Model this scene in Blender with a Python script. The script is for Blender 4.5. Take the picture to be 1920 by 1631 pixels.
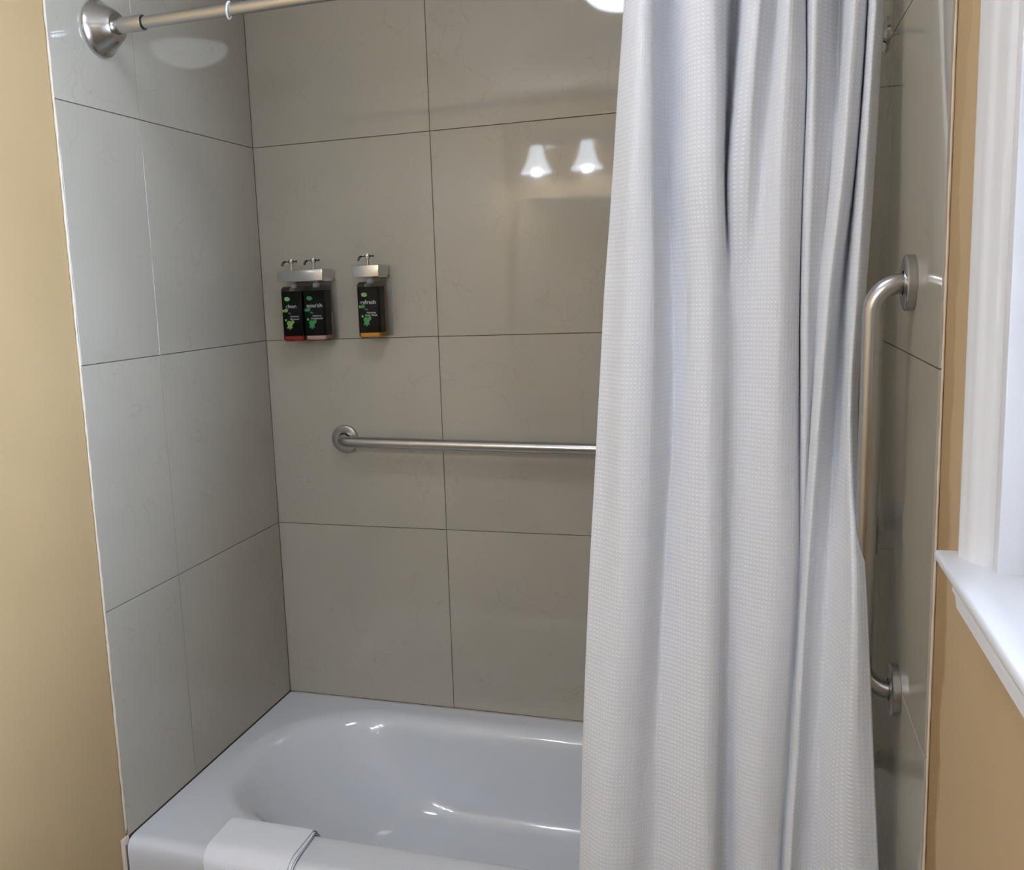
import bpy, bmesh, math, random
from mathutils import Vector, Matrix
random.seed(7)

for o in list(bpy.data.objects):
    bpy.data.objects.remove(o, do_unlink=True)
SC = bpy.context.scene
COL = SC.collection

# ------------------------------------------------------------------ camera
cam_d = bpy.data.cameras.new('camera')
cam = bpy.data.objects.new('camera', cam_d)
COL.objects.link(cam)
cam.matrix_world = Matrix(((0.949875, -0.00742, 0.312542, 1.26166),
                           (0.309901, 0.154155, -0.938188, -2.28153),
                           (-0.041219, 0.988019, 0.148728, 1.5557),
                           (0, 0, 0, 1)))
cam_d.sensor_fit = 'HORIZONTAL'
cam_d.sensor_width = 36
cam_d.lens = 1753.54 / 1920 * 36
cam_d.shift_x = 127.05 / 1920
cam_d.shift_y = -13.44 / 1920
cam_d.clip_start = 0.01
SC.camera = cam

# ------------------------------------------------------------------ world, lights, exposure
SC.view_settings.view_transform = 'Standard'
SC.view_settings.look = 'None'
SC.view_settings.gamma = 1
SC.view_settings.use_curve_mapping = False
SC.view_settings.exposure = 0.42
w = bpy.data.worlds.new('daylight'); SC.world = w
w.use_nodes = True
bg = w.node_tree.nodes['Background']
bg.inputs[0].default_value = (0.66, 0.79, 1.0, 1)
bg.inputs[1].default_value = DAY = 20.0

RX = 1.479           # tiled faces: left x=0, back y=0, right x=RX
YF = -2.75           # wall behind the camera
CZ = 2.55            # ceiling
WY0, WY1, WZ0, WZ1 = -2.25, -1.302, 1.262, 2.20     # window opening in the right wall

pl = bpy.data.lights.new('window_portal', 'AREA')
pl.shape = 'RECTANGLE'; pl.size = WZ1 - WZ0; pl.size_y = WY1 - WY0
pl.cycles.is_portal = True
po = bpy.data.objects.new('window_portal', pl); COL.objects.link(po)
po.location = (RX + .15, (WY0 + WY1) / 2, (WZ0 + WZ1) / 2)
po.rotation_euler = (0, math.radians(90), 0)

BULB = 400.0          # emission of the vanity bulbs
SHADE = 8.0
DOME = 17.0           # emission of the ceiling dome

# ------------------------------------------------------------------ materials
def mat(name, base=(.8, .8, .8), rough=.5, metal=0., **kw):
    m = bpy.data.materials.new(name); m.use_nodes = True
    b = m.node_tree.nodes['Principled BSDF']
    b.inputs['Base Color'].default_value = (*base, 1)
    b.inputs['Roughness'].default_value = rough
    b.inputs['Metallic'].default_value = metal
    for k, v in kw.items():
        b.inputs[k.replace('_', ' ')].default_value = v
    return m
def N(m, t, **kw):
    n = m.node_tree.nodes.new(t)
    for k, v in kw.items(): setattr(n, k, v)
    return n
def L(m, a, b): m.node_tree.links.new(a, b)
def P(m): return m.node_tree.nodes['Principled BSDF']
def ramp(m, src, stops):
    r = N(m, 'ShaderNodeValToRGB')
    e = r.color_ramp.elements
    while len(e) < len(stops): e.new(.5)
    for el, (p, c) in zip(e, stops):
        el.position = p; el.color = (*c, 1) if len(c) == 3 else c
    L(m, src, r.inputs[0]); return r
def bump(m, h, strength, dist):
    b = N(m, 'ShaderNodeBump'); b.inputs['Strength'].default_value = strength
    b.inputs['Distance'].default_value = dist
    L(m, h, b.inputs['Height']); L(m, b.outputs[0], P(m).inputs['Normal']); return b
def math_(m, op, a, b=None):
    n = N(m, 'ShaderNodeMath', operation=op)
    for i, v in enumerate((a, b)):
        if v is None: continue
        if isinstance(v, (int, float)): n.inputs[i].default_value = v
        else: L(m, v, n.inputs[i])
    return n.outputs[0]

# polished porcelain tile: warm grey beige, fine branching veins, each tile shifted
TILE = mat('polished_tile', (.5, .47, .42), .038, Coat_Weight=.0, IOR=1.52)
def tile_nodes(m):
    tc = N(m, 'ShaderNodeTexCoord'); oi = N(m, 'ShaderNodeObjectInfo')
    off = N(m, 'ShaderNodeVectorMath', operation='SCALE'); off.inputs['Scale'].default_value = 37
    cv = N(m, 'ShaderNodeCombineXYZ')
    for i in range(3): L(m, oi.outputs['Random'], cv.inputs[i])
    L(m, cv.outputs[0], off.inputs[0])
    add = N(m, 'ShaderNodeVectorMath', operation='ADD')
    L(m, tc.outputs['Object'], add.inputs[0]); L(m, off.outputs[0], add.inputs[1])
    n0 = N(m, 'ShaderNodeTexNoise'); n0.inputs['Scale'].default_value = 5; n0.inputs['Detail'].default_value = 6
    L(m, add.outputs[0], n0.inputs['Vector'])
    sc = N(m, 'ShaderNodeVectorMath', operation='SCALE'); sc.inputs['Scale'].default_value = .28
    L(m, n0.outputs['Color'], sc.inputs[0])
    wv = N(m, 'ShaderNodeVectorMath', operation='ADD')
    L(m, add.outputs[0], wv.inputs[0]); L(m, sc.outputs[0], wv.inputs[1])
    vo = N(m, 'ShaderNodeTexVoronoi', feature='DISTANCE_TO_EDGE'); vo.inputs['Scale'].default_value = 12
    L(m, wv.outputs[0], vo.inputs['Vector'])
    n2 = N(m, 'ShaderNodeTexNoise'); n2.inputs['Scale'].default_value = 9
    L(m, add.outputs[0], n2.inputs['Vector'])
    vein = ramp(m, vo.outputs['Distance'], [(0, (1, 1, 1)), (.01, (.5, .5, .5)), (.024, (0, 0, 0))])
    gate = ramp(m, n2.outputs['Fac'], [(.45, (0, 0, 0)), (.62, (1, 1, 1))])
    mul = math_(m, 'MULTIPLY', vein.outputs[0], gate.outputs[0])
    cl = N(m, 'ShaderNodeTexNoise'); cl.inputs['Scale'].default_value = 2.2; cl.inputs['Detail'].default_value = 5
    L(m, add.outputs[0], cl.inputs['Vector'])
    base = ramp(m, cl.outputs['Fac'], [(.3, (.405, .371, .312)), (.7, (.455, .418, .354))])
    mx = N(m, 'ShaderNodeMix', data_type='RGBA'); mx.inputs['B'].default_value = (.34, .29, .235, 1)
    L(m, math_(m, 'MULTIPLY', mul, .42), mx.inputs['Factor'])
    L(m, base.outputs[0], mx.inputs['A'])
    L(m, mx.outputs['Result'], P(m).inputs['Base Color'])
    w_ = N(m, 'ShaderNodeTexNoise'); w_.inputs['Scale'].default_value = 6; w_.inputs['Detail'].default_value = 1
    L(m, tc.outputs['Object'], w_.inputs['Vector'])
    bump(m, w_.outputs['Fac'], .2, .0012)
tile_nodes(TILE)
GROUT = mat('dark_grout', (.16, .115, .085), .9)
def paint_mat(name, stain):
    m = mat(name, (.66, .52, .31), .55)
    g = N(m, 'ShaderNodeNewGeometry'); n = N(m, 'ShaderNodeTexNoise'); n.inputs['Scale'].default_value = 220
    L(m, g.outputs['Position'], n.inputs['Vector'])
    n1 = N(m, 'ShaderNodeTexNoise'); n1.inputs['Scale'].default_value = 3
    L(m, g.outputs['Position'], n1.inputs['Vector'])
    base = ramp(m, n1.outputs['Fac'], [(.3, (.475, .333, .172)), (.7, (.51, .361, .190))])
    out = base.outputs[0]
    if stain:   # old glue and darker paint band along the edge of the tiles, with a crack line
        sx = N(m, 'ShaderNodeSeparateXYZ'); L(m, g.outputs['Position'], sx.inputs[0])
        n3 = N(m, 'ShaderNodeTexNoise'); n3.inputs['Scale'].default_value = 9; n3.inputs['Detail'].default_value = 5
        L(m, g.outputs['Position'], n3.inputs['Vector'])
        y = math_(m, 'ADD', sx.outputs['Y'], math_(m, 'MULTIPLY', math_(m, 'SUBTRACT', n3.outputs['Fac'], .5), .09))
        zf = N(m, 'ShaderNodeMapRange'); zf.inputs['From Min'].default_value = 1.9; zf.inputs['From Max'].default_value = .7
        zf.inputs['To Min'].default_value = .22; zf.inputs['To Max'].default_value = 1.0
        L(m, sx.outputs['Z'], zf.inputs['Value'])
        band = ramp(m, math_(m, 'ADD', y, 1.56), [(.0, (0, 0, 0)), (.492, (0, 0, 0)), (.500, (1, 1, 1)), (.56, (1, 1, 1))])
        band2 = math_(m, 'MULTIPLY', band.outputs[0], zf.outputs[0])
        mx = N(m, 'ShaderNodeMix', data_type='RGBA'); mx.inputs['B'].default_value = (.29, .165, .04, 1)
        L(m, band2, mx.inputs['Factor']); L(m, out, mx.inputs['A'])
        crack = ramp(m, math_(m, 'ADD', y, 1.56), [(0, (0, 0, 0)), (.489, (0, 0, 0)), (.4925, (1, 1, 1)), (.496, (0, 0, 0))])
        n4 = N(m, 'ShaderNodeTexNoise'); n4.inputs['Scale'].default_value = 6
        L(m, g.outputs['Position'], n4.inputs['Vector'])
        gt = ramp(m, n4.outputs['Fac'], [(.42, (0, 0, 0)), (.6, (1, 1, 1))])
        mx2 = N(m, 'ShaderNodeMix', data_type='RGBA'); mx2.inputs['B'].default_value = (.24, .15, .05, 1)
        L(m, math_(m, 'MULTIPLY', crack.outputs[0], gt.outputs[0]), mx2.inputs['Factor'])
        L(m, mx.outputs['Result'], mx2.inputs['A']); out = mx2.outputs['Result']
    L(m, out, P(m).inputs['Base Color'])
    bump(m, n.outputs['Fac'], .12, .001)
    return m
PAINT = paint_mat('beige_paint', False)
PAINT_S = paint_mat('beige_paint_stained', True)
WHITE = mat('white_trim_paint', (.71, .71, .74), .32)
CAULK = mat('white_caulk', (.68, .60, .49), .45)
CEIL = mat('ceiling_paint', (.80, .78, .74), .8)
FLOOR = mat('floor_tile', (.16, .145, .13), .3)
STEEL = mat('brushed_steel', (.50, .49, .485), .27, 1.0)
def brushed(m, sc):
    tc = N(m, 'ShaderNodeTexCoord'); mp = N(m, 'ShaderNodeMapping'); mp.inputs['Scale'].default_value = sc
    n = N(m, 'ShaderNodeTexNoise'); n.inputs['Scale'].default_value = 60; n.inputs['Detail'].default_value = 3
    L(m, tc.outputs['Object'], mp.inputs[0]); L(m, mp.outputs[0], n.inputs['Vector'])
    r = ramp(m, n.outputs['Fac'], [(.3, (.25, .25, .25)), (.7, (.29, .29, .29))])
    L(m, r.outputs[0], P(m).inputs['Roughness'])
NICKEL = mat('brushed_nickel', (.58, .565, .55), .24, 1.0)
CHROME = mat('chrome', (.72, .72, .72), .06, 1.0)
SMOKE = mat('dark_metal', (.10, .095, .09), .25, 1.0)
DARK = mat('black_rubber', (.015, .015, .015), .5)
ENAMEL = mat('white_enamel', (.70, .715, .765), .10, IOR=1.5, Coat_Weight=.5, Coat_Roughness=.05)
def clear(name, col=(1, 1, 1), tint=.12):
    m = bpy.data.materials.new(name); m.use_nodes = True
    nt = m.node_tree; nt.nodes.clear()
    o = nt.nodes.new('ShaderNodeOutputMaterial'); t = nt.nodes.new('ShaderNodeBsdfTransparent')
    g = nt.nodes.new('ShaderNodeBsdfGlossy'); g.inputs['Roughness'].default_value = .04
    f = nt.nodes.new('ShaderNodeFresnel'); f.inputs[0].default_value = 1.45 if 'glass' in name else 1.30
    x = nt.nodes.new('ShaderNodeMixShader'); t.inputs[0].default_value = (*col, 1)
    ad = nt.nodes.new('ShaderNodeMath'); ad.operation = 'ADD'; ad.inputs[1].default_value = tint
    nt.links.new(f.outputs[0], ad.inputs[0]); nt.links.new(ad.outputs[0], x.inputs[0])
    nt.links.new(t.outputs[0], x.inputs[1]); nt.links.new(g.outputs[0], x.inputs[2]); nt.links.new(x.outputs[0], o.inputs[0])
    return m
BRKT = mat('satin_chrome', (.66, .66, .66), .16, 1.0)
NECK = mat('frosted_plastic', (.45, .45, .50), .35)
CLEAR = clear('clear_plastic', (.96, .96, .965), 0.)
GLASS = clear('window_glass', (.97, .99, 1), 0.)
LABEL = mat('black_label', (.004, .006, .005), .55, Specular_IOR_Level=.15)
PRINT = mat('white_print', (.75, .75, .75), .5)
GREENS = [mat('leaf_green', (.04, .33, .07), .5), mat('leaf_lime', (.28, .50, .13), .5), mat('leaf_teal', (.03, .20, .12), .5)]
def liquid(name, c, rough=.12, sss=0):
    return mat(name, c, rough)
RED = liquid('red_shampoo', (.42, .02, .012)); CREAM = liquid('cream_conditioner', (.62, .42, .34), .3)
AMBER = liquid('amber_body_wash', (.62, .29, .02))
def emit(name, col, s):
    m = bpy.data.materials.new(name); m.use_nodes = True
    b = P(m); b.inputs['Base Color'].default_value = (.8, .8, .8, 1)
    b.inputs['Emission Color'].default_value = (*col, 1); b.inputs['Emission Strength'].default_value = s
    return m
BULBM = emit('bulb_glow', (.755, .855, 1.0), BULB)
SHADEM = emit('frosted_shade_glow', (.83, .90, 1), SHADE)
DOMEM = emit('dome_glow', (.83, .90, 1), DOME)
MIRROR = mat('mirror_silver', (.85, .86, .86), .02, 1.0)

# waffle weave cloth
def cloth(name, base, pitch_u, pitch_v, bd, trans):
    m = mat(name, base, .75)
    uv = N(m, 'ShaderNodeUVMap'); s = N(m, 'ShaderNodeSeparateXYZ'); L(m, uv.outputs[0], s.inputs[0])
    def wv(o, p):
        return math_(m, 'COSINE', math_(m, 'MULTIPLY', o, 2 * math.pi / p))
    a = math_(m, 'MULTIPLY', math_(m, 'ADD', wv(s.outputs[0], pitch_u), 1), .5)
    b = math_(m, 'MULTIPLY', math_(m, 'ADD', wv(s.outputs[1], pitch_v), 1), .5)
    h = math_(m, 'POWER', math_(m, 'MULTIPLY', a, b), 1.3)
    bump(m, h, 1.0, bd)
    if trans:
        c = ramp(m, h, [(.25, tuple(v * .96 for v in base)), (.85, tuple(min(.95, v * 1.10) for v in base))])
        L(m, c.outputs[0], P(m).inputs['Base Color'])
        nt = m.node_tree
        out = nt.nodes['Material Output']
        t = N(m, 'ShaderNodeBsdfTranslucent'); t.inputs[0].default_value = (*base, 1)
        x = N(m, 'ShaderNodeMixShader'); x.inputs[0].default_value = trans
        L(m, P(m).outputs[0], x.inputs[1]); L(m, t.outputs[0], x.inputs[2]); L(m, x.outputs[0], out.inputs[0])
    return m
CURT = cloth('white_waffle_curtain', (.85, .865, .93), .0064, .0074, .0005, .15)
TOWEL = cloth('white_terry', (.84, .85, .92), .0035, .0035, .0006, 0)
RINGM = mat('clear_white_plastic', (.8, .8, .8), .2)

# ------------------------------------------------------------------ helpers
def link(name, me, m, parent=None, smooth=False):
    o = bpy.data.objects.new(name, me); COL.objects.link(o)
    if m: me.materials.append(m)
    if parent: o.parent = parent
    if smooth:
        for p in me.polygons: p.use_smooth = True
    return o
def from_bm(name, bm, m, parent=None, smooth=False, auto=None):
    bmesh.ops.recalc_face_normals(bm, faces=bm.faces)
    me = bpy.data.meshes.new(name); bm.to_mesh(me); bm.free()
    o = link(name, me, m, parent, smooth or auto is not None)
    if auto is not None:
        me.set_sharp_from_angle(angle=math.radians(auto))
    return o
def box(bm, x0, x1, y0, y1, z0, z1, bev=0, seg=1):
    r = bmesh.ops.create_cube(bm, size=1)
    vs = r['verts']
    for v in vs:
        v.co = Vector(((x0 + x1) / 2 + v.co.x * (x1 - x0), (y0 + y1) / 2 + v.co.y * (y1 - y0), (z0 + z1) / 2 + v.co.z * (z1 - z0)))
    if bev:
        es = list({e for v in vs for e in v.link_edges})
        bmesh.ops.bevel(bm, geom=es, offset=bev, segments=seg, profile=.5, affect='EDGES')
    return bm
def boxo(name, b, m, parent=None, bev=0, seg=1, auto=40):
    bm = bmesh.new(); box(bm, *b, bev, seg)
    return from_bm(name, bm, m, parent, auto=auto if bev else None)
def empty(name, loc=(0, 0, 0), label=None, cat=None, group=None):
    o = bpy.data.objects.new(name, None); COL.objects.link(o); o.location = loc
    o.empty_display_size = .05
    tag(o, label, cat, group); return o
def tag(o, label=None, cat=None, group=None, kind=None):
    if label: o['label'] = label
    if cat: o['category'] = cat
    if group: o['group'] = group
    if kind: o['kind'] = kind
    return o
def frame(d):
    d = d.normalized(); a = Vector((0, 0, 1)) if abs(d.z) < .9 else Vector((0, 1, 0))
    u = d.cross(a).normalized(); return u, u.cross(d).normalized()
def lathe(bm, prof, org, axis, seg=40, cap=True):
    """prof: (radius, distance along axis)."""
    org = Vector(org); axis = Vector(axis).normalized(); u, v = frame(axis)
    rings = []
    for r, h in prof:
        c = org + axis * h
        if r < 1e-6: rings.append([bm.verts.new(c)])
        else: rings.append([bm.verts.new(c + (u * math.cos(2 * math.pi * k / seg) + v * math.sin(2 * math.pi * k / seg)) * r) for k in range(seg)])
    for a, b in zip(rings, rings[1:]):
        for k in range(seg):
            k2 = (k + 1) % seg
            if len(a) == 1 and len(b) == 1: continue
            if len(a) == 1: bm.faces.new((a[0], b[k], b[k2]))
            elif len(b) == 1: bm.faces.new((a[k], b[0], a[k2]))
            else: bm.faces.new((a[k], b[k], b[k2], a[k2]))
    if cap:
        for r in (rings[0], rings[-1]):
            if len(r) > 1: bm.faces.new(r)
    return bm
def tube(bm, path, rad, seg=24, closed=False):
    pts = [Vector(p) for p in path]; n = len(pts); rings = []
    prev = None
    for i, p in enumerate(pts):
        a = pts[(i - 1) % n] if (closed or i) else p
        b = pts[(i + 1) % n] if (closed or i < n - 1) else p
        d = (b - a).normalized()
        if prev is None: u, v = frame(d)
        else:
            u = (prev - d * prev.dot(d)).normalized(); v = d.cross(u)
        prev = u
        r = rad[i] if isinstance(rad, (list, tuple)) else rad
        rings.append([bm.verts.new(p + (u * math.cos(2 * math.pi * k / seg) + v * math.sin(2 * math.pi * k / seg)) * r) for k in range(seg)])
    pr = list(zip(rings, rings[1:])) + ([(rings[-1], rings[0])] if closed else [])
    for a, b in pr:
        for k in range(seg): bm.faces.new((a[k], a[(k + 1) % seg], b[(k + 1) % seg], b[k]))
    if not closed:
        bm.faces.new(rings[0]); bm.faces.new(rings[-1])
    return bm
def bend(p0, corner, p1, r, n=10):
    """points of a rounded corner"""
    p0, c, p1 = map(Vector, (p0, corner, p1))
    a = (p0 - c).normalized(); b = (p1 - c).normalized()
    ang = a.angle(b); t = r / math.tan(ang / 2)
    s, e = c + a * t, c + b * t
    cen = c + (a + b).normalized() * (r / math.sin(ang / 2))
    out = []
    for i in range(n + 1):
        q = (s - cen).normalized().slerp((e - cen).normalized(), i / n) * r; out.append(cen + q)
    return out
def text_mesh(name, s, size, loc, m, parent, shear=0., align='LEFT', bold=0.):
    c = bpy.data.curves.new(name, 'FONT'); c.body = s; c.size = size; c.align_x = align
    c.extrude = .00012; c.shear = shear; c.offset = bold; c.resolution_u = 3
    o = bpy.data.objects.new(name + '_tmp', c); COL.objects.link(o)
    dg = bpy.context.evaluated_depsgraph_get()
    me = bpy.data.meshes.new_from_object(o.evaluated_get(dg))
    bpy.data.objects.remove(o, do_unlink=True)
    for v in me.vertices:   # stand the lettering up, facing -y
        x, y, z = v.co; v.co = (x + loc[0], loc[1] - z, y + loc[2])
    me.materials.clear()
    return link(name, me, m, parent)

# ------------------------------------------------------------------ room shell
def struct(name, b, m, **k):
    o = boxo(name, b, m, **k); tag(o, kind='structure'); return o
struct('floor', (-.15, RX + .2, YF - .1, .1, -.05, 0), FLOOR)
struct('ceiling', (-.15, RX + .2, YF - .1, .1, CZ, CZ + .05), CEIL)
T = .0035; G = .0025            # tile thickness in front of the grout bed
wb = struct('wall_back', (-.15, RX + .2, T + G, .12, 0, CZ), PAINT)
wl = struct('wall_left', (-.15, -T - G, YF, T + G, 0, CZ), PAINT)
bm = bmesh.new()
X0, X1 = RX + T + G, RX + .14
box(bm, X0, X1, WY1, T + G, 0, CZ); box(bm, X0, X1, YF, WY0, 0, CZ)
box(bm, X0, X1, WY0, WY1, 0, WZ0); box(bm, X0, X1, WY0, WY1, WZ1, CZ)
wr = from_bm('wall_right', bm, PAINT_S); tag(wr, kind='structure')
wf = struct('wall_front', (-.15, RX + .2, YF - .1, YF, 0, CZ), PAINT)

boxo('grout', (-T - G, RX + T + G, T, T + G, .35, CZ), GROUT, wb)
boxo('grout', (-T - G, -T, -.747, T, .35, CZ), GROUT, wl)
boxo('grout', (RX + T, RX + T + G, -1.005, T, .35, CZ), GROUT, wr)
J = .0009
ZS = [.4215, .9213, 1.4310, 1.9400, 2.4500, CZ]
def tile(axis, at, a0, a1, z0, z1, parent):
    bm = bmesh.new()
    a0 += J; a1 -= J; z0 += J; z1 -= J
    ca, cz = (a0 + a1) / 2, (z0 + z1) / 2
    ha, hz = (a1 - a0) / 2, (z1 - z0) / 2
    if axis == 'y': box(bm, -ha, ha, 0, T, -hz, hz)
    elif axis == 'l': box(bm, -T, 0, -ha, ha, -hz, hz)
    else: box(bm, 0, T, -ha, ha, -hz, hz)
    bmesh.ops.bevel(bm, geom=list(bm.edges), offset=.0003, segments=1, affect='EDGES')
    o = from_bm('tile', bm, TILE, parent)
    k = random.uniform(-.0004, .0004)
    o.location = (ca, at, cz) if axis == 'y' else (at, ca, cz)
    # laid by hand: a hair off plane
    o.rotation_euler = (0, 0, 0)
    return o
for z0, z1 in zip(ZS, ZS[1:]):
    for a0, a1 in ((0, .4962), (.4962, .9924), (.9924, RX)):
        tile('y', 0, a0, a1, z0, z1, wb)
    for a0, a1 in ((-.748, -.4875), (-.4875, 0)):
        tile('l', 0, a0, a1, z0, z1, wl)
    for a0, a1 in ((-1.006, -.497), (-.497, 0)):
        tile('r', RX, a0, a1, z0, z1, wr)
# the outer column of the right wall runs on down beside the bathtub
tile('r', RX, -1.006, -.765, .0, .4215, wr)

def bead(name, pts, r, m, jit=.0006, seg=8):
    path = []; rr = []
    for a, b in zip(pts, pts[1:]):
        a, b = Vector(a), Vector(b); n = max(2, int((b - a).length / .015))
        for i in range(n):
            path.append(a.lerp(b, i / n) + Vector((0, random.uniform(-jit, jit), 0))); rr.append(r * random.uniform(.75, 1.25))
    path.append(Vector(pts[-1])); rr.append(r)
    bm = bmesh.new(); tube(bm, path, rr, seg)
    return tag(from_bm(name, bm, m, smooth=True), kind='structure')
bead('trim_1', [(-.0030, -.7490, .43), (-.0030, -.7490, CZ)], .0026, CAULK)
bead('trim_2', [(RX + .0042, -1.0065, .02), (RX + .0042, -1.0065, CZ)], .0016, CAULK, .0010)
struct('trim_3', (-T - G, .0005, -.768, -.7445, 0, .424), CAULK, bev=.002, seg=2)
bead('trim_4', [(.0016, -.7585, .0), (.0016, -.7585, .408)], .0018, GROUT, .0005)
bead('trim_5', [(.003, -.003, .4205), (RX - .003, -.003, .4205)], .0022, mat('aged_caulk', (.42, .38, .33), .6), 0)

# ------------------------------------------------------------------ window in the right wall
win = empty('window_1', (RX, (WY0 + WY1) / 2, WZ0)); tag(win, kind='structure')
bpy.context.view_layer.update()
def child(o):
    o.parent = win; o.matrix_parent_inverse = win.matrix_world.inverted(); return o
# moulded casing, swept round the opening as a frame (profile: inward distance from outer edge, proud of wall)
prof = [(0, .000), (0, .0165), (.002, .0185), (.007, .0185), (.011, .016), (.016, .0145), (.022, .0135), (.027, .0095), (.031, .006), (.0375, .0025),
        (.0395, -.001), (.041, -.0052), (.043, -.0045)]
CW = .0515
def casing_frame():
    bm = bmesh.new()
    yo0, yo1, zo0, zo1 = WY0 - CW, WY1 + CW, WZ0, WZ1 + CW
    rings = []
    for d, h in prof:
        rings.append([bm.verts.new((X0 - .006 - h, y, z)) for y, z in
                      ((yo1 - d, zo0), (yo1 - d, zo1 - d), (yo0 + d, zo1 - d), (yo0 + d, zo0))])
    for a, b in zip(rings, rings[1:]):
        for k in range(3): bm.faces.new((a[k], a[k + 1], b[k + 1], b[k]))
    for d in (0,):   # bring the outer edge back to the wall
        back = [bm.verts.new((X0, v.co.y, v.co.z)) for v in rings[0]]
        for k in range(3): bm.faces.new((back[k], back[k + 1], rings[0][k + 1], rings[0][k]))
    return child(from_bm('casing', bm, WHITE, auto=50))
casing_frame()
JY1, JY0 = WY1, WY0
for nm, b in (('jamb', (RX + .004, X1, JY1 - .008, JY1 + .010, WZ0, WZ1)), ('jamb', (RX + .004, X1, JY0 - .008, JY0 + .008, WZ0, WZ1)),
              ('head_jamb', (RX + .004, X1, JY0, JY1, WZ1 - .008, WZ1 + .008))):
    child(boxo(nm, b, WHITE, bev=.0015, seg=2))
def sash(name, x0, x1, z0, z1):
    bm = bmesh.new(); s = .038; ya, yb = JY0 + .009, JY1 - .009
    for b in ((x0, x1, yb - s, yb, z0, z1), (x0, x1, ya, ya + s, z0, z1), (x0, x1, ya + s, yb - s, z0, z0 + s + .01), (x0, x1, ya + s, yb - s, z1 - s, z1)):
        box(bm, *b, .003, 2)
    child(from_bm(name, bm, WHITE, auto=40))
    child(boxo('pane', ((x0 + x1) / 2 - .002, (x0 + x1) / 2 + .002, ya + s, yb - s, z0 + s + .01, z1 - s), GLASS))
zm = (WZ0 + WZ1) / 2
sash('sash', RX + .040, RX + .072, WZ0 + .004, zm + .02)
sash('sash', RX + .078, RX + .110, zm - .02, WZ1 - .009)
child(boxo('stop', (RX + .028, RX + .039, JY1 - .018, JY1 - .008, WZ0, WZ1), WHITE, bev=.0015, seg=2))
child(boxo('stop', (RX + .028, RX + .039, JY0 + .008, JY0 + .018, WZ0, WZ1), WHITE, bev=.0015, seg=2))
child(boxo('sill', (1.4425, RX + .13, WY0 - CW - .006, -1.2300, 1.2550, 1.2655), WHITE, bev=.0035, seg=3))
# apron: stepped moulding under the sill
bm = bmesh.new()
ap = [(0, 1.2552), (.0315, 1.2552), (.0315, 1.2515), (.0280, 1.2495), (.0275, 1.2465), (.0300, 1.2440), (.0305, 1.2390), (.0285, 1.2365), (.0285, 1.2260), (.0260, 1.2235), (0, 1.2235)]
r0 = [bm.verts.new((X0 - .004 - a, -1.283 - max(0, 1.2400 - z) * 1.1, z)) for a, z in ap]; r1 = [bm.verts.new((X0 - .004 - a, WY0 - CW, z)) for a, z in ap]
for v in (r0[0], r0[-1], r1[0], r1[-1]): v.co.x = X0 + .001
for k in range(len(ap) - 1): bm.faces.new((r0[k], r0[k + 1], r1[k + 1], r1[k]))
bm.faces.new(r0); bm.faces.new(r1)
child(from_bm('apron', bm, WHITE, auto=30))

# ------------------------------------------------------------------ bathtub
def rrect(x0, x1, y0, y1, rl, rr, nc=14, ns=22, ne=8):
    """closed loop, same count every time: front side, right corner ..."""
    pts = []
    def seg(a, b, n): pts.extend([(a[0] + (b[0] - a[0]) * i / n, a[1] + (b[1] - a[1]) * i / n) for i in range(n)])
    def arc(cx, cy, r, t0, t1, n): pts.extend([(cx + r * math.cos(t0 + (t1 - t0) * i / n), cy + r * math.sin(t0 + (t1 - t0) * i / n)) for i in range(n)])
    h = math.pi / 2
    seg((x0 + rl, y0), (x1 - rr, y0), ns); arc(x1 - rr, y0 + rr, rr, -h, 0, nc)
    seg((x1, y0 + rr), (x1, y1 - rr), ne); arc(x1 - rr, y1 - rr, rr, 0, h, nc)
    seg((x1 - rr, y1), (x0 + rl, y1), ns); arc(x0 + rl, y1 - rl, rl, h, 2 * h, nc)
    seg((x0, y1 - rl), (x0, y0 + rl), ne); arc(x0 + rl, y0 + rl, rl, 2 * h, 3 * h, nc)
    return pts
TX0, TX1 = .0022, RX - .001
YB, YFR = -.001, -.7575
loops = []   # x0 x1 yfront yback rl rr z
for yf, z in ((YFR, .0), (YFR, .36), (YFR - .001, .385), (YFR, .400), (YFR + .003, .409), (YFR + .009, .4155), (YFR + .018, .419), (YFR + .028, .4200)):
    loops.append((TX0, TX1, yf, YB, .002, .002, z))
loops.append((TX0 + .006, TX1 - .006, YFR + .034, YB - .006, .004, .004, .4200))
bx0, bx1, byf, byb = .050, 1.405, -.648, -.056
RL = .290
for d, dz, el in ((-.022, .4200, -.008), (-.012, .4200, -.002), (.0, .4195, 0), (.007, .4180, .002), (.014, .4140, .006), (.021, .4075, .012), (.027, .3980, .020), (.032, .385, .030), (.037, .365, .045),
                  (.045, .32, .080), (.054, .27, .125), (.062, .225, .165), (.070, .200, .195), (.083, .181, .222), (.10, .170, .25), (.125, .1645, .285), (.16, .162, .33)):
    rl = max(.03, RL - d * .9); rr = max(.03, .16 - d * .4)
    loops.append((bx0 + max(d, 0) + el, bx1 - d * 1.1, byf + d, byb - d, rl, rr, dz))
bm = bmesh.new(); rings = []
for x0, x1, yf, yb, rl, rr, z in loops:
    rl = min(rl, (yb - yf) / 2 - .001)
    rings.append([bm.verts.new((x, y, z)) for x, y in rrect(x0, x1, yf, yb, rl, rr)])
for a, b in zip(rings, rings[1:]):
    n = len(a)
    for k in range(n): bm.faces.new((a[k], a[(k + 1) % n], b[(k + 1) % n], b[k]))
c = bm.verts.new((.86, (byf + byb) / 2, .159))
n = len(rings[-1])
for k in range(n): bm.faces.new((rings[-1][k], rings[-1][(k + 1) % n], c))
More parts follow.
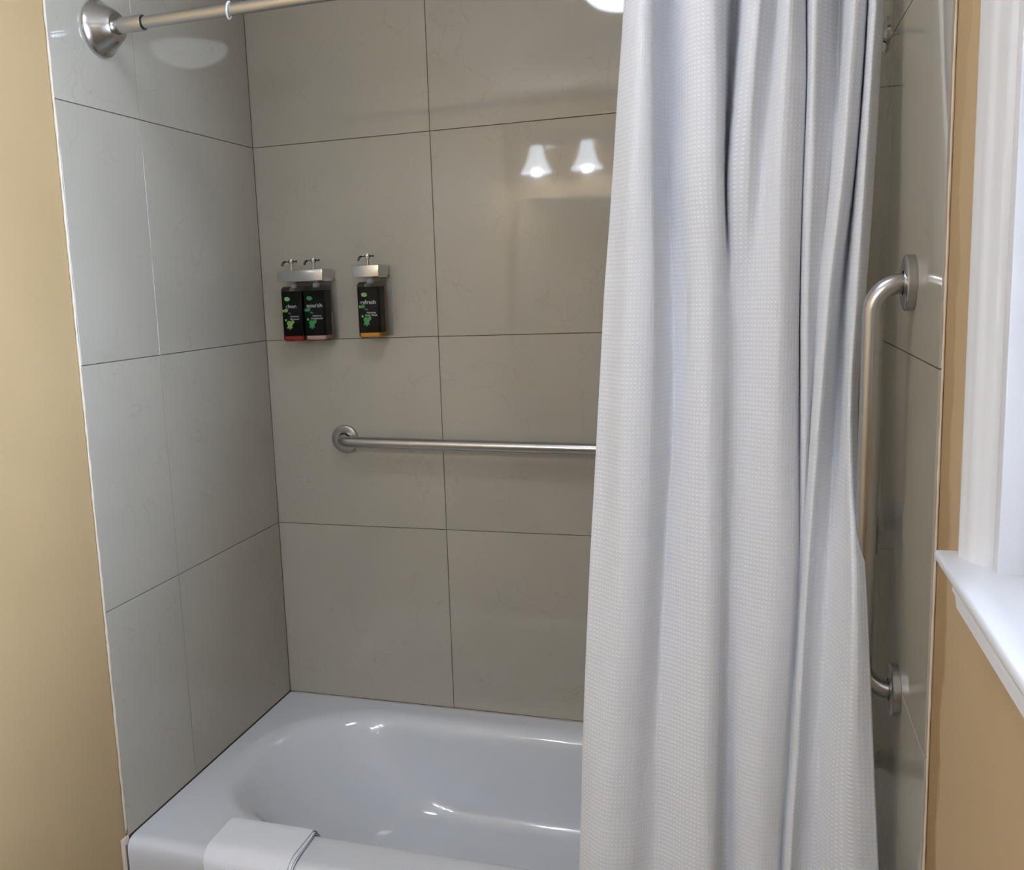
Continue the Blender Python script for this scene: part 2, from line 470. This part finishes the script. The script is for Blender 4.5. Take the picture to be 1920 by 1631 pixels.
tub = empty('bathtub', (0, 0, 0), 'white enamelled alcove bathtub with rounded basin below the tiled walls', 'bathtub')
sh = from_bm('shell', bm, ENAMEL, tub, auto=38)
bm = bmesh.new(); lathe(bm, [(.034, 0), (.034, .003), (.028, .005), (.02, .003), (0, .003)], (1.20, -.373, .158), (0, 0, 1), 28)
from_bm('drain', bm, CHROME, tub, auto=30)
bm = bmesh.new(); lathe(bm, [(.036, 0), (.036, .006), (.030, .010), (0, .011)], (1.345, -.373, .335), (-1, 0, .12), 28)
from_bm('overflow_plate', bm, CHROME, tub, auto=30)

# ------------------------------------------------------------------ bath mat over the rim
def towel():
    path = [(-.607, .352), (-.612, .372), (-.617, .391), (-.6265, .4075), (-.6375, .4175), (-.650, .4225), (-.69, .4230), (-.728, .4233), (-.745, .4205), (-.757, .413), (-.7635, .400), (-.7645, .36), (-.7645, .25), (-.7645, .12)]
    # refine
    P2 = [Vector((0, *p)) for p in path]; pts = []
    for i in range(len(P2) - 1):
        p0, p1, p2, p3 = P2[max(i - 1, 0)], P2[i], P2[i + 1], P2[min(i + 2, len(P2) - 1)]
        for k in range(5):
            t = k / 5
            pts.append(.5 * ((2 * p1) + (p2 - p0) * t + (2 * p0 - 5 * p1 + 4 * p2 - p3) * t * t + (3 * p1 - p0 - 3 * p2 + p3) * t ** 3))
    pts.append(P2[-1])
    root = empty('bath_mat', (.3, -.7, .42), 'white folded terry bath mat draped over the front rim of the bathtub', 'bath mat')
    mi = root.matrix_world.copy()
    nx = 16
    for layer in range(3):
        off = .0008 + layer * .0034; th = .0030
        xa, xb = .187 + .001 * layer, .392 - (.0035 * layer if layer else 0) + (.002 if layer == 1 else 0)
        bm = bmesh.new(); uvl = bm.loops.layers.uv.new('UVMap')
        grids = []
        for side, (oo) in enumerate((off, off + th)):
            g = []
            s = 0
            for i, p in enumerate(pts):
                a = pts[max(i - 1, 0)]; b = pts[min(i + 1, len(pts) - 1)]
                d = (b - a).normalized(); nrm = Vector((0, d.z, -d.y)) ; nrm = -nrm if nrm.dot(Vector((0, -.2, 1))) < 0 and i < 30 else nrm
                nrm = Vector((0, d.z, -d.y))
                f = i / (len(pts) - 1)
                row = []
                for j in range(nx + 1):
                    u = j / nx
                    e = min(u, 1 - u) * (xb - xa)
                    rnd = math.sqrt(max(0, 1 - min(1, e / .004) ** 2)) if e < .004 else 0
                    o2 = oo - (rnd * th * .45 if side else -rnd * th * .3)
                    x = xa + (xb - xa) * u + (.024 * (1 - u) + .010 * u) * max(0, f - .35) + .0012 * math.sin(f * 14 + layer)
                    q = p + nrm * o2
                    row.append(bm.verts.new((x, q.y, q.z)))
                g.append(row)
            grids.append(g)
        def quad(a, b, c, d_, uvs):
            fc = bm.faces.new((a, b, c, d_))
            for lp, uv in zip(fc.loops, uvs): lp[uvl].uv = uv
        L_ = [0]
        for a, b in zip(pts, pts[1:]): L_.append(L_[-1] + (b - a).length)
        for g in grids:
            for i in range(len(pts) - 1):
                for j in range(nx):
                    quad(g[i][j], g[i + 1][j], g[i + 1][j + 1], g[i][j + 1],
                         [((xb - xa) * jj / nx, L_[ii]) for ii, jj in ((i, j), (i + 1, j), (i + 1, j + 1), (i, j + 1))])
        A, B = grids
        for i in range(len(pts) - 1):
            for j in (0, nx): quad(A[i][j], A[i + 1][j], B[i + 1][j], B[i][j], [(0, L_[i]), (0, L_[i + 1]), (.003, L_[i + 1]), (.003, L_[i])])
        for i in (0, len(pts) - 1):
            for j in range(nx): quad(A[i][j], A[i][j + 1], B[i][j + 1], B[i][j], [(0, 0), (.01, 0), (.01, .003), (0, .003)])
        for v in bm.verts: v.co -= Vector((.3, -.7, .42))
        from_bm('folded_layer', bm, TOWEL, root, auto=60)
towel()

# ------------------------------------------------------------------ curtain
ROWS = [
  (2.0735, [[1.0542,-0.5862],[1.0655,-0.608],[1.0877,-0.637],[1.1055,-0.6297],[1.1094,-0.6007],[1.119,-0.5645],[1.1395,-0.5717],[1.1584,-0.6152],[1.1802,-0.637],[1.2108,-0.6297],[1.2294,-0.5427],[1.2475,-0.608],[1.2705,-0.637],[1.2907,-0.6007],[1.3132,-0.637],[1.3359,-0.6122],[1.3406,-0.5777],[1.3417,-0.6122],[1.3552,-0.6295],[1.3883,-0.5662],[1.3961,-0.6007],[1.4077,-0.6295],[1.4242,-0.6122],[1.43,-0.5777],[1.4284,-0.6122],[1.4367,-0.6295],[1.4511,-0.6007]]),
  (1.9936, [[1.0491,-0.5959],[1.0607,-0.6176],[1.0832,-0.6466],[1.1013,-0.6394],[1.1053,-0.6104],[1.1151,-0.5741],[1.1359,-0.5814],[1.1552,-0.6249],[1.1773,-0.6466],[1.2081,-0.6394],[1.2268,-0.5524],[1.2452,-0.6176],[1.2686,-0.6466],[1.289,-0.6104],[1.3117,-0.6466],[1.3346,-0.6219],[1.3395,-0.5874],[1.3409,-0.6219],[1.3546,-0.6391],[1.3878,-0.5759],[1.3959,-0.6104],[1.4077,-0.6391],[1.4244,-0.6219],[1.4304,-0.5874],[1.429,-0.6219],[1.4375,-0.6391],[1.4521,-0.6104]]),
  (1.8499, [[1.0396,-0.6132],[1.0519,-0.632],[1.0786,-0.6639],[1.1018,-0.6567],[1.1059,-0.6277],[1.1175,-0.5914],[1.1344,-0.5929],[1.1559,-0.6422],[1.1789,-0.6639],[1.2099,-0.6567],[1.2212,-0.5798],[1.234,-0.6349],[1.2577,-0.6596],[1.282,-0.6306],[1.3052,-0.6639],[1.3358,-0.6415],[1.34,-0.6047],[1.3414,-0.6392],[1.3514,-0.6564],[1.3832,-0.6104],[1.3904,-0.6277],[1.3995,-0.6564],[1.4177,-0.6392],[1.4246,-0.6012],[1.4238,-0.6392],[1.431,-0.6564],[1.4462,-0.6277]]),
  (1.7079, [[1.031,-0.6303],[1.0429,-0.6448],[1.0713,-0.681],[1.1024,-0.6738],[1.1065,-0.6448],[1.1208,-0.6085],[1.1378,-0.623],[1.1567,-0.6593],[1.1814,-0.681],[1.2099,-0.6738],[1.2183,-0.6158],[1.2233,-0.6491],[1.2506,-0.6622],[1.275,-0.6491],[1.2985,-0.681],[1.3322,-0.662],[1.3365,-0.6218],[1.3372,-0.6563],[1.3473,-0.6735],[1.3712,-0.6517],[1.377,-0.6471],[1.3919,-0.6735],[1.4092,-0.6505],[1.4155,-0.616],[1.4153,-0.6505],[1.4236,-0.6735],[1.4403,-0.6448]]),
  (1.5341, [[1.0186,-0.6512],[1.0361,-0.6657],[1.0669,-0.6976],[1.1031,-0.6947],[1.1159,-0.6657],[1.131,-0.6367],[1.1544,-0.6585],[1.1686,-0.6802],[1.1944,-0.6918],[1.2148,-0.6802],[1.2227,-0.6657],[1.231,-0.6614],[1.2476,-0.6614],[1.2682,-0.6701],[1.3001,-0.6947],[1.3285,-0.6772],[1.3338,-0.6485],[1.3351,-0.6715],[1.3441,-0.683],[1.3592,-0.6657],[1.3644,-0.6715],[1.3757,-0.6887],[1.3894,-0.6715],[1.4008,-0.637],[1.4056,-0.6715],[1.4155,-0.6887],[1.4308,-0.6657]]),
  (1.3269, [[1.008,-0.6762],[1.0276,-0.6907],[1.0588,-0.7226],[1.0978,-0.7197],[1.1172,-0.6951],[1.1343,-0.669],[1.1512,-0.6835],[1.1652,-0.7009],[1.1914,-0.7154],[1.2136,-0.7052],[1.2241,-0.6907],[1.2348,-0.682],[1.2491,-0.682],[1.2657,-0.6936],[1.298,-0.7125],[1.3265,-0.7009],[1.3346,-0.6792],[1.3371,-0.6942],[1.344,-0.6999],[1.351,-0.6884],[1.353,-0.6965],[1.3622,-0.7137],[1.3758,-0.6965],[1.3898,-0.6677],[1.3995,-0.6942],[1.4071,-0.7137],[1.42,-0.6907]]),
  (1.0652, [[0.9946,-0.7077],[1.0191,-0.7222],[1.0548,-0.7512],[1.0894,-0.7454],[1.1076,-0.7251],[1.1208,-0.7048],[1.1439,-0.7179],[1.1624,-0.7338],[1.1929,-0.7469],[1.2136,-0.7367],[1.2215,-0.7179],[1.2315,-0.7106],[1.2468,-0.715],[1.2635,-0.7266],[1.2962,-0.7411],[1.3247,-0.7338],[1.3351,-0.7165],[1.3367,-0.7165],[1.3382,-0.7188],[1.3395,-0.7257],[1.3416,-0.7337],[1.3475,-0.7418],[1.3628,-0.7245],[1.3812,-0.7222],[1.3987,-0.7682],[1.4076,-0.82],[1.4278,-0.8085]]),
  (0.7827, [[0.9838,-0.7418],[1.0065,-0.7606],[1.0413,-0.7795],[1.0761,-0.7708],[1.0966,-0.7534],[1.1137,-0.7447],[1.1413,-0.7563],[1.1641,-0.7708],[1.1904,-0.7824],[1.2111,-0.7708],[1.2188,-0.7418],[1.2298,-0.7374],[1.2421,-0.7563],[1.2573,-0.7679],[1.2821,-0.7766],[1.3109,-0.7679],[1.322,-0.7534],[1.3244,-0.7534],[1.326,-0.7563],[1.3273,-0.7635],[1.3295,-0.7708],[1.3358,-0.7758],[1.352,-0.7563],[1.3705,-0.7563],[1.3871,-0.7908],[1.4095,-0.8253],[1.4438,-0.8195]]),
  (0.5766, [[0.9784,-0.7666],[0.9976,-0.7855],[1.0282,-0.8043],[1.0678,-0.7956],[1.0927,-0.7768],[1.1118,-0.7695],[1.1396,-0.7811],[1.1608,-0.7956],[1.1916,-0.8072],[1.2099,-0.7956],[1.2165,-0.7637],[1.2294,-0.7594],[1.2418,-0.7811],[1.2555,-0.7927],[1.2796,-0.8014],[1.3045,-0.7927],[1.3122,-0.7782],[1.3139,-0.7782],[1.3155,-0.7811],[1.3169,-0.7884],[1.3199,-0.7956],[1.3261,-0.8058],[1.3433,-0.7811],[1.366,-0.7811],[1.388,-0.8099],[1.4171,-0.8329],[1.4572,-0.8271]]),
  (0.2527, [[0.9673,-0.8056],[0.988,-0.8245],[1.0201,-0.8433],[1.0612,-0.8346],[1.0874,-0.8158],[1.1077,-0.8085],[1.1368,-0.8201],[1.1593,-0.8346],[1.1914,-0.8462],[1.2109,-0.8346],[1.2186,-0.8027],[1.2326,-0.7984],[1.2461,-0.8201],[1.2609,-0.8317],[1.2861,-0.8404],[1.3121,-0.8317],[1.321,-0.8172],[1.3236,-0.8172],[1.3262,-0.8201],[1.3286,-0.8274],[1.3326,-0.8346],[1.3399,-0.8397],[1.3581,-0.8201],[1.3818,-0.8201],[1.4046,-0.8489],[1.4344,-0.8719],[1.4755,-0.8661]]),
]

def cr(p0, p1, p2, p3, t):
    return tuple(.5 * (2 * b + (c - a) * t + (2 * a - 5 * b + 4 * c - d) * t * t + (3 * b - a - 3 * c + d) * t ** 3) for a, b, c, d in zip(p0, p1, p2, p3))
def curtain():
    rows = []
    for z, pts in ROWS:
        rows.append((z, [list(p) for p in pts]))
    rows.sort(key=lambda r: -r[0])
    nsub, nv = 9, 150
    zt, zb = rows[0][0] + .012, rows[-1][0] - .12
    dense = []
    for z, pts in rows:
        out = []
        n = len(pts)
        for i in range(n - 1):
            q = [pts[max(i - 1, 0)], pts[i], pts[i + 1], pts[min(i + 2, n - 1)]]
            for k in range(nsub): out.append(cr(*q, k / nsub))
        out.append(tuple(pts[-1])); dense.append((z, out))
    # uv along the cloth, taken from a middle row
    mid = dense[4][1]; U = [0]
    for a, b in zip(mid, mid[1:]): U.append(U[-1] + math.hypot(b[0] - a[0], b[1] - a[1]))
    bm = bmesh.new(); uvl = bm.loops.layers.uv.new('UVMap')
    grid = []
    zs = [zt + (zb - zt) * j / nv for j in range(nv + 1)]
    for z in zs:
        i = 0
        while i < len(dense) - 2 and z < dense[i + 1][0]: i += 1
        z1, z2 = dense[i][0], dense[i + 1][0]
        t = (z1 - z) / (z1 - z2)
        r0, r1, r2, r3 = dense[max(i - 1, 0)][1], dense[i][1], dense[i + 1][1], dense[min(i + 2, len(dense) - 1)][1]
        row = []
        for m_ in range(len(r1)):
            if t < 0 or t > 1: x, y = (r1[m_][0] + (r2[m_][0] - r1[m_][0]) * t, r1[m_][1] + (r2[m_][1] - r1[m_][1]) * t)
            else: x, y = cr(r0[m_], r1[m_], r2[m_], r3[m_], t)
            row.append(bm.verts.new((x, y, z)))
        grid.append(row)
    for j in range(nv):
        for m_ in range(len(grid[0]) - 1):
            f = bm.faces.new((grid[j][m_], grid[j][m_ + 1], grid[j + 1][m_ + 1], grid[j + 1][m_])); f.smooth = True
            for lp, (uu, vv) in zip(f.loops, ((m_, j), (m_ + 1, j), (m_ + 1, j + 1), (m_, j + 1))):
                lp[uvl].uv = (U[uu], -zs[vv])
    me = bpy.data.meshes.new('shower_curtain'); bm.to_mesh(me); bm.free()
    o = link('shower_curtain', me, CURT)
    s = o.modifiers.new('thick', 'SOLIDIFY'); s.thickness = .0009; s.offset = 0
    return tag(o, 'white waffle weave shower curtain hanging in vertical folds outside the bathtub', 'curtain')
curtain()

# ------------------------------------------------------------------ curtain rod, rings
RY, RZ = -.598, 2.100
rod = empty('curtain_rod', (0, RY, RZ), 'brushed nickel curtain rod with cone shaped end flange across the alcove', 'curtain rod')
def flange_cone(x, s):
    bm = bmesh.new()
    lathe(bm, [(.055, .000), (.0560, .003), (.0555, .006), (.052, .0085), (.047, .016), (.040, .029), (.032, .041), (.0285, .045), (.025, .0465), (.016, .0465), (.016, .0)], (0, 0, 0), (s, 0, 0), 56, cap=False)
    o = from_bm('end_flange', bm, NICKEL, rod, auto=25); o.location = (x, 0, 0)
flange_cone(.0005, 1); flange_cone(RX - .0005, -1)
bm = bmesh.new(); lathe(bm, [(.0155, .018), (.0158, .050), (.0158, .104), (.0150, .1065), (.0125, .1065), (.0125, .05)], (0, 0, 0), (1, 0, 0), 36, cap=False)
from_bm('sleeve', bm, NICKEL, rod, auto=30)
bm = bmesh.new(); lathe(bm, [(.0133, .1066), (.0133, .1085), (.0120, .1087)], (0, 0, 0), (1, 0, 0), 36, cap=False)
from_bm('gasket', bm, DARK, rod)
bm = bmesh.new(); lathe(bm, [(.0118, .04), (.0118, RX - .03)], (0, 0, 0), (1, 0, 0), 36)
from_bm('tube', bm, NICKEL, rod, auto=40)
def ring_mesh(r, t):
    bm = bmesh.new()
    tube(bm, [(0, r * math.cos(a), r * math.sin(a)) for a in [2 * math.pi * k / 32 for k in range(32)]], t, 8, closed=True)
    bmesh.ops.recalc_face_normals(bm, faces=bm.faces)
    me = bpy.data.meshes.new('curtain_ring'); bm.to_mesh(me); bm.free()
    for p in me.polygons: p.use_smooth = True
    me.materials.append(RINGM); return me
rm = ring_mesh(.0150, .0022)
o = bpy.data.objects.new('curtain_ring', rm); COL.objects.link(o); o.location = (.300, RY, RZ - .0012); o.rotation_euler = (0, math.radians(8), math.radians(12))
tag(o, 'single loose white plastic ring on the bare part of the curtain rod', 'curtain ring')
rm2 = ring_mesh(.024, .0016)
for k in range(12):
    o = bpy.data.objects.new('curtain_ring', rm2); COL.objects.link(o)
    o.location = (1.075 + k * .0335, RY, RZ - .0105); o.rotation_euler = (0, 0, math.radians(random.uniform(-10, 10)))
    tag(o, 'white plastic ring carrying the bunched shower curtain on the rod', 'curtain ring', 'rings along the top of the curtain')

# ------------------------------------------------------------------ grab bars
def grab_bar(name, a, b, nrm, stand, label, fr=.037, br=.0145, rb=.034):
    a, b, nrm = Vector(a), Vector(b), Vector(nrm)
    root = empty(name, a, label, 'grab bar')
    A, B = Vector((0, 0, 0)), b - a
    path = [A + nrm * .002] + [A + nrm * .006] + bend(A, A + nrm * stand, B + nrm * stand, rb, 12)
    e = bend(A + nrm * stand, B + nrm * stand, B, rb, 12)
    s = path[-1]
    path += [s.lerp(e[0], k / 8) for k in range(1, 8)] + e + [B + nrm * .006, B + nrm * .002]
    bm = bmesh.new(); tube(bm, path, br, 28)
    from_bm('bar', bm, STEEL, root, auto=50)
    for p in (A, B):
        bm = bmesh.new()
        lathe(bm, [(br + .001, .0), (fr, .0), (fr, .0105), (fr - .0015, .0120), (fr - .004, .0128), (br + .008, .0132), (br + .0035, .0125), (br + .003, .0135)], (0, 0, 0), nrm, 48, cap=False)
        o = from_bm('flange', bm, STEEL, root, auto=25); o.location = p + nrm * .0003
    return root
grab_bar('grab_bar', (.222, 0, 1.1635), (1.1365, 0, 1.150), (0, -1, 0), .055, 'horizontal brushed steel grab bar on the wall below the soap dispensers')
grab_bar('grab_bar', (RX, -.790, 1.5345), (RX, -.768, .9105), (-1, 0, 0), .052, 'upright brushed steel grab bar on the wall between the curtain and the window', rb=.040, fr=.040)

# ------------------------------------------------------------------ shower arm, valve, spout on the right wall
sa = empty('shower_pipe', (RX, -.415, 1.957), 'chrome shower arm high on the wall behind the curtain', 'shower arm')
bm = bmesh.new(); lathe(bm, [(.030, 0), (.030, .003), (.024, .008), (.012, .010)], (0, 0, 0), (-1, 0, 0), 32)
from_bm('flange', bm, CHROME, sa, auto=30)
bm = bmesh.new()
pth = [Vector((0, 0, 0))] + bend((0, 0, 0), (-.085, 0, .006), (-.145, 0, -.055), .06, 10) + [Vector((-.145, 0, -.055))]
tube(bm, pth, .0105, 20); from_bm('pipe', bm, CHROME, sa, auto=60)
bm = bmesh.new(); lathe(bm, [(.010, 0), (.014, .01), (.014, .022), (.028, .045), (.031, .052), (.031, .060), (.027, .062), (0, .062)], (-.143, 0, -.053), (-.72, 0, -.70), 32)
from_bm('shower_head', bm, CHROME, sa, auto=30)
va = empty('shower_valve', (RX, -.415, 1.10), 'round metal shower valve with lever behind the curtain', 'shower valve')
bm = bmesh.new(); lathe(bm, [(.075, 0), (.075, .003), (.068, .008), (.03, .012), (.024, .016), (.024, .045), (.020, .050), (0, .050)], (0, 0, 0), (-1, 0, 0), 40)
from_bm('escutcheon', bm, STEEL, va, auto=30)
bm = bmesh.new(); tube(bm, [(-.040, 0, 0), (-.044, -.03, -.035), (-.046, -.055, -.062)], [.010, .008, .006], 14); from_bm('lever', bm, STEEL, va, auto=50)
sp = empty('tub_spout', (RX, -.385, .60), 'metal tub spout low on the wall above the bathtub end', 'spout')
bm = bmesh.new(); tube(bm, [(0, 0, 0), (-.05, 0, 0), (-.10, 0, -.002), (-.125, 0, -.008), (-.135, 0, -.022)], [.030, .028, .027, .024, .019], 24); from_bm('body', bm, STEEL, sp, auto=50)
bm = bmesh.new(); lathe(bm, [(.006, 0), (.006, .02), (.008, .024), (0, .026)], (-.115, 0, .018), (0, 0, 1), 14); from_bm('diverter_knob', bm, CHROME, sp, auto=40)

# ------------------------------------------------------------------ soap dispensers
def leafprint(parent, x0, z0, y, s=1.0, tints=(1, 0, 2)):
    """flat printed leaves: an oval on top, one at the edge, small ones, a splayed leaf below"""
    def poly(pts, m, nm='printed_leaf'):
        bm = bmesh.new(); lo = [bm.verts.new((x0 + a * s, y, z0 + b * s)) for a, b in pts]; hi = [bm.verts.new((v.co.x, y - .00015, v.co.z)) for v in lo]
        bm.faces.new(hi); bm.faces.new(lo[::-1])
        for k in range(len(lo)): bm.faces.new((lo[k], lo[(k + 1) % len(lo)], hi[(k + 1) % len(lo)], hi[k]))
        return from_bm(nm, bm, m, parent)
    def oval(cx, cz, a, b, rot=0, n=16):
        return [(cx + a * math.cos(t) * math.cos(rot) - b * math.sin(t) * math.sin(rot), cz + a * math.cos(t) * math.sin(rot) + b * math.sin(t) * math.cos(rot)) for t in [2 * math.pi * k / n for k in range(n)]]
    poly(oval(.0168, -.0205, .0085, .0058, -.1), GREENS[tints[0]])
    poly(oval(.0112, -.0512, .0068, .0048, .25), GREENS[tints[1]])
    poly(oval(.0030, -.0520, .0022, .0042, .1), GREENS[tints[0]])
    poly(oval(.0215, -.0590, .0052, .0024, -.35), GREENS[tints[2]])
    poly(oval(.0095, -.0770, .0030, .0032), GREENS[1])
    poly([(.0145, -.0800), (.0200, -.0790), (.0240, -.0815), (.0285, -.0775), (.0340, -.0790), (.0345, -.0845), (.0295, -.0890), (.0270, -.0930), (.0285, -.0985), (.0262, -.1010), (.0238, -.0965),
          (.0215, -.1035), (.0190, -.1035), (.0178, -.0975), (.0140, -.1010), (.0120, -.0985), (.0145, -.0915), (.0110, -.0865)], GREENS[tints[1]])
def pump(parent, x, y, z):
    bm = bmesh.new()
    lathe(bm, [(.0040, 0), (.0040, .016), (.0062, .0168), (.0070, .0185), (.0070, .0265), (.0060, .0285), (0, .029)], (x, y, z), (0, 0, 1), 24)
    p = from_bm('pump', bm, CHROME, parent, auto=35)
    bm = bmesh.new(); tube(bm, [(x - .004, y, z + .0228), (x - .018, y - .004, z + .0222), (x - .0215, y - .005, z + .0195), (x - .0245, y - .006, z + .012)], [.0032, .0030, .0030, .0032], 12)
    from_bm('spout', bm, SMOKE, p, auto=50)
    bm = bmesh.new(); tube(bm, [(x + .006, y, z + .0225), (x + .0155, y + .001, z + .0225)], .0036, 12); from_bm('push_tab', bm, SMOKE, p, auto=50)
def dispenser(label, units, x0, x1, name, dz=0.):
    """units: (chamber x0, x1, liquid, word, line1, line2, leaf tints)"""
    root = empty(name, ((x0 + x1) / 2, 0, 1.60), label, 'soap dispenser')
    off = Vector(root.location)
    zt, zb = 1.6185, 1.5885
    ch = []
    def add(o): ch.append(o); return o
    add(boxo('bracket', (x0, x1, -.0765, -.027, zb, zt), BRKT, bev=.0016, seg=3))
    add(boxo('wall_plate', (x0 + .006, x1 - .001, -.0265, -.0035, zb - .002, zt), CHROME, bev=.0016, seg=3))
    add(boxo('backing', (x0 + .006, x1 + .003, -.0035, -.0008, 1.438, zb + .004), CLEAR, bev=.001, seg=2))
    for a, b, lq, word, l1, l2, tints in units:
        pump(root, (a + b) / 2 - .004, -.048, zt)
        z0, z1 = 1.4345, 1.5765
        y0, y1 = -.0705, -.0130
        bm = bmesh.new(); box(bm, a, b, y0, y1, z0, z1)
        bmesh.ops.bevel(bm, geom=[e for e in bm.edges], offset=.0042, segments=4, affect='EDGES')
        c = from_bm('chamber', bm, CLEAR, root, auto=40)
        bm = bmesh.new(); box(bm, a + .0022, b - .0022, y0 + .0022, y1 - .0018, z0 + .003, z0 + (.072 if lq is CREAM else .118))
        bmesh.ops.bevel(bm, geom=[e for e in bm.edges], offset=.003, segments=3, affect='EDGES')
        from_bm('liquid', bm, lq, c, auto=40)
        bm = bmesh.new(); lathe(bm, [(.009, 0), (.009, .010), (.006, .012), (.006, .016)], ((a + b) / 2 - .002, -.045, z1 - .004), (0, 0, 1), 20)
        from_bm('neck', bm, NECK, c, auto=30)
        # wrap label, front and the near side
        lz0, lz1 = 1.4485, 1.5645
        bm = bmesh.new()
        prof_ = [(a + .0009, y0 + .010), (a + .0009, y0 + .0045), (a + .0018, y0 + .0018), (a + .0045, y0 + .0009), (b - .0045, y0 + .0009), (b - .0018, y0 + .0018), (b - .0009, y0 + .0045), (b - .0009, y1 - .016)]
        lo = [bm.verts.new((x, y, lz0)) for x, y in prof_]; hi = [bm.verts.new((x, y, lz1)) for x, y in prof_]
        for k in range(len(lo) - 1): bm.faces.new((lo[k], lo[k + 1], hi[k + 1], hi[k]))
        lb = from_bm('label', bm, LABEL, c, auto=40)
        s = lb.modifiers.new('t', 'SOLIDIFY'); s.thickness = .0003; s.offset = 0
        yy = y0 + .0005
        leafprint(c, a + (.0015 if x1 < .25 else .0035), lz1, yy, .96, tints)
        wd = b - a
        text_mesh('lettering', word, .0148, (a + (.0135 if word == 'clean' else .0092), yy, 1.5212), PRINT, c, shear=-.18, bold=0)
        text_mesh('lettering', l1, .0062, (a + wd * .62, yy, 1.4975), PRINT, c, align='CENTER')
        text_mesh('lettering', l2, .0070, (a + wd * .62, yy, 1.4905), PRINT, c, align='CENTER')
    for o in ch: o.parent = root
    for o in [q for q in bpy.data.objects if q.parent == root]:
        o.location = o.location - off
    root.location.z -= dz
    return root
dispenser('double wall soap dispenser with labels reading clean and nourish', [
    (.0905, .1490, RED, 'clean', 'Hydrating', 'Shampoo', (1, 1, 2)), (.1545, .2135, CREAM, 'nourish', 'Hydrating', 'Conditioner', (0, 0, 2))], .0880, .2165, 'soap_dispenser', .0035)
dispenser('single wall soap dispenser with label reading refresh and amber liquid', [
    (.3060, .3655, AMBER, 'refresh', 'Hydrating', 'Body Wash', (1, 0, 2))], .2990, .3715, 'soap_dispenser')

# ------------------------------------------------------------------ lamps and mirror (seen reflected in the tiles)
def dome():
    root = empty('ceiling_light', (.850, -1.083, CZ), 'round glass dome light on the ceiling in front of the bathtub', 'ceiling light')
    bm = bmesh.new(); lathe(bm, [(.155, 0), (.155, .018), (.148, .024), (.14, .024)], (0, 0, 0), (0, 0, -1), 48)
    from_bm('base', bm, NICKEL, root, auto=30)
    bm = bmesh.new(); lathe(bm, [(.145, .024), (.143, .035), (.130, .055), (.105, .073), (.070, .086), (.035, .0925), (0, .094)], (0, 0, 0), (0, 0, -1), 48, cap=False)
    from_bm('glass_dome', bm, DOMEM, root, smooth=True)
dome()
def vanity_light():
    root = empty('vanity_light', (.455, YF, 2.28), 'three lamp vanity light with frosted bell shades above the mirror', 'wall light')
    boxo('back_plate', (-.32, .32, .0005, .025, -.03, .03), NICKEL, root, bev=.006, seg=3)
    for x in (-.265, 0, .265):
        bm = bmesh.new(); tube(bm, [(x, .02, 0), (x, .07, .012), (x, .115, .004), (x, .130, -.02)], .007, 14)
        arm = from_bm('arm', bm, NICKEL, root, auto=50)
        bm = bmesh.new(); lathe(bm, [(.024, -.02), (.030, -.028), (.034, -.045), (.040, -.075), (.050, -.108), (.064, -.138), (.080, -.160)], (x, .130, 0), (0, 0, 1), 36, cap=False)
        for v in bm.verts: pass
        s = from_bm('lamp_shade', bm, SHADEM, root, smooth=True)
        bm = bmesh.new(); lathe(bm, [(0, -.168), (.012, -.164), (.019, -.150), (.020, -.138), (.015, -.115), (.011, -.085), (.011, -.05)], (x, .130, 0), (0, 0, 1), 24, cap=False)
        from_bm('bulb', bm, BULBM, s, smooth=True)
vanity_light()
mr = empty('mirror', (.6, YF, 1.5), 'large frameless vanity mirror under the three lamp light', 'mirror')
boxo('glass', (-.56, .84, .0005, .008, -.45, .50), MIRROR, mr, bev=.002, seg=2)
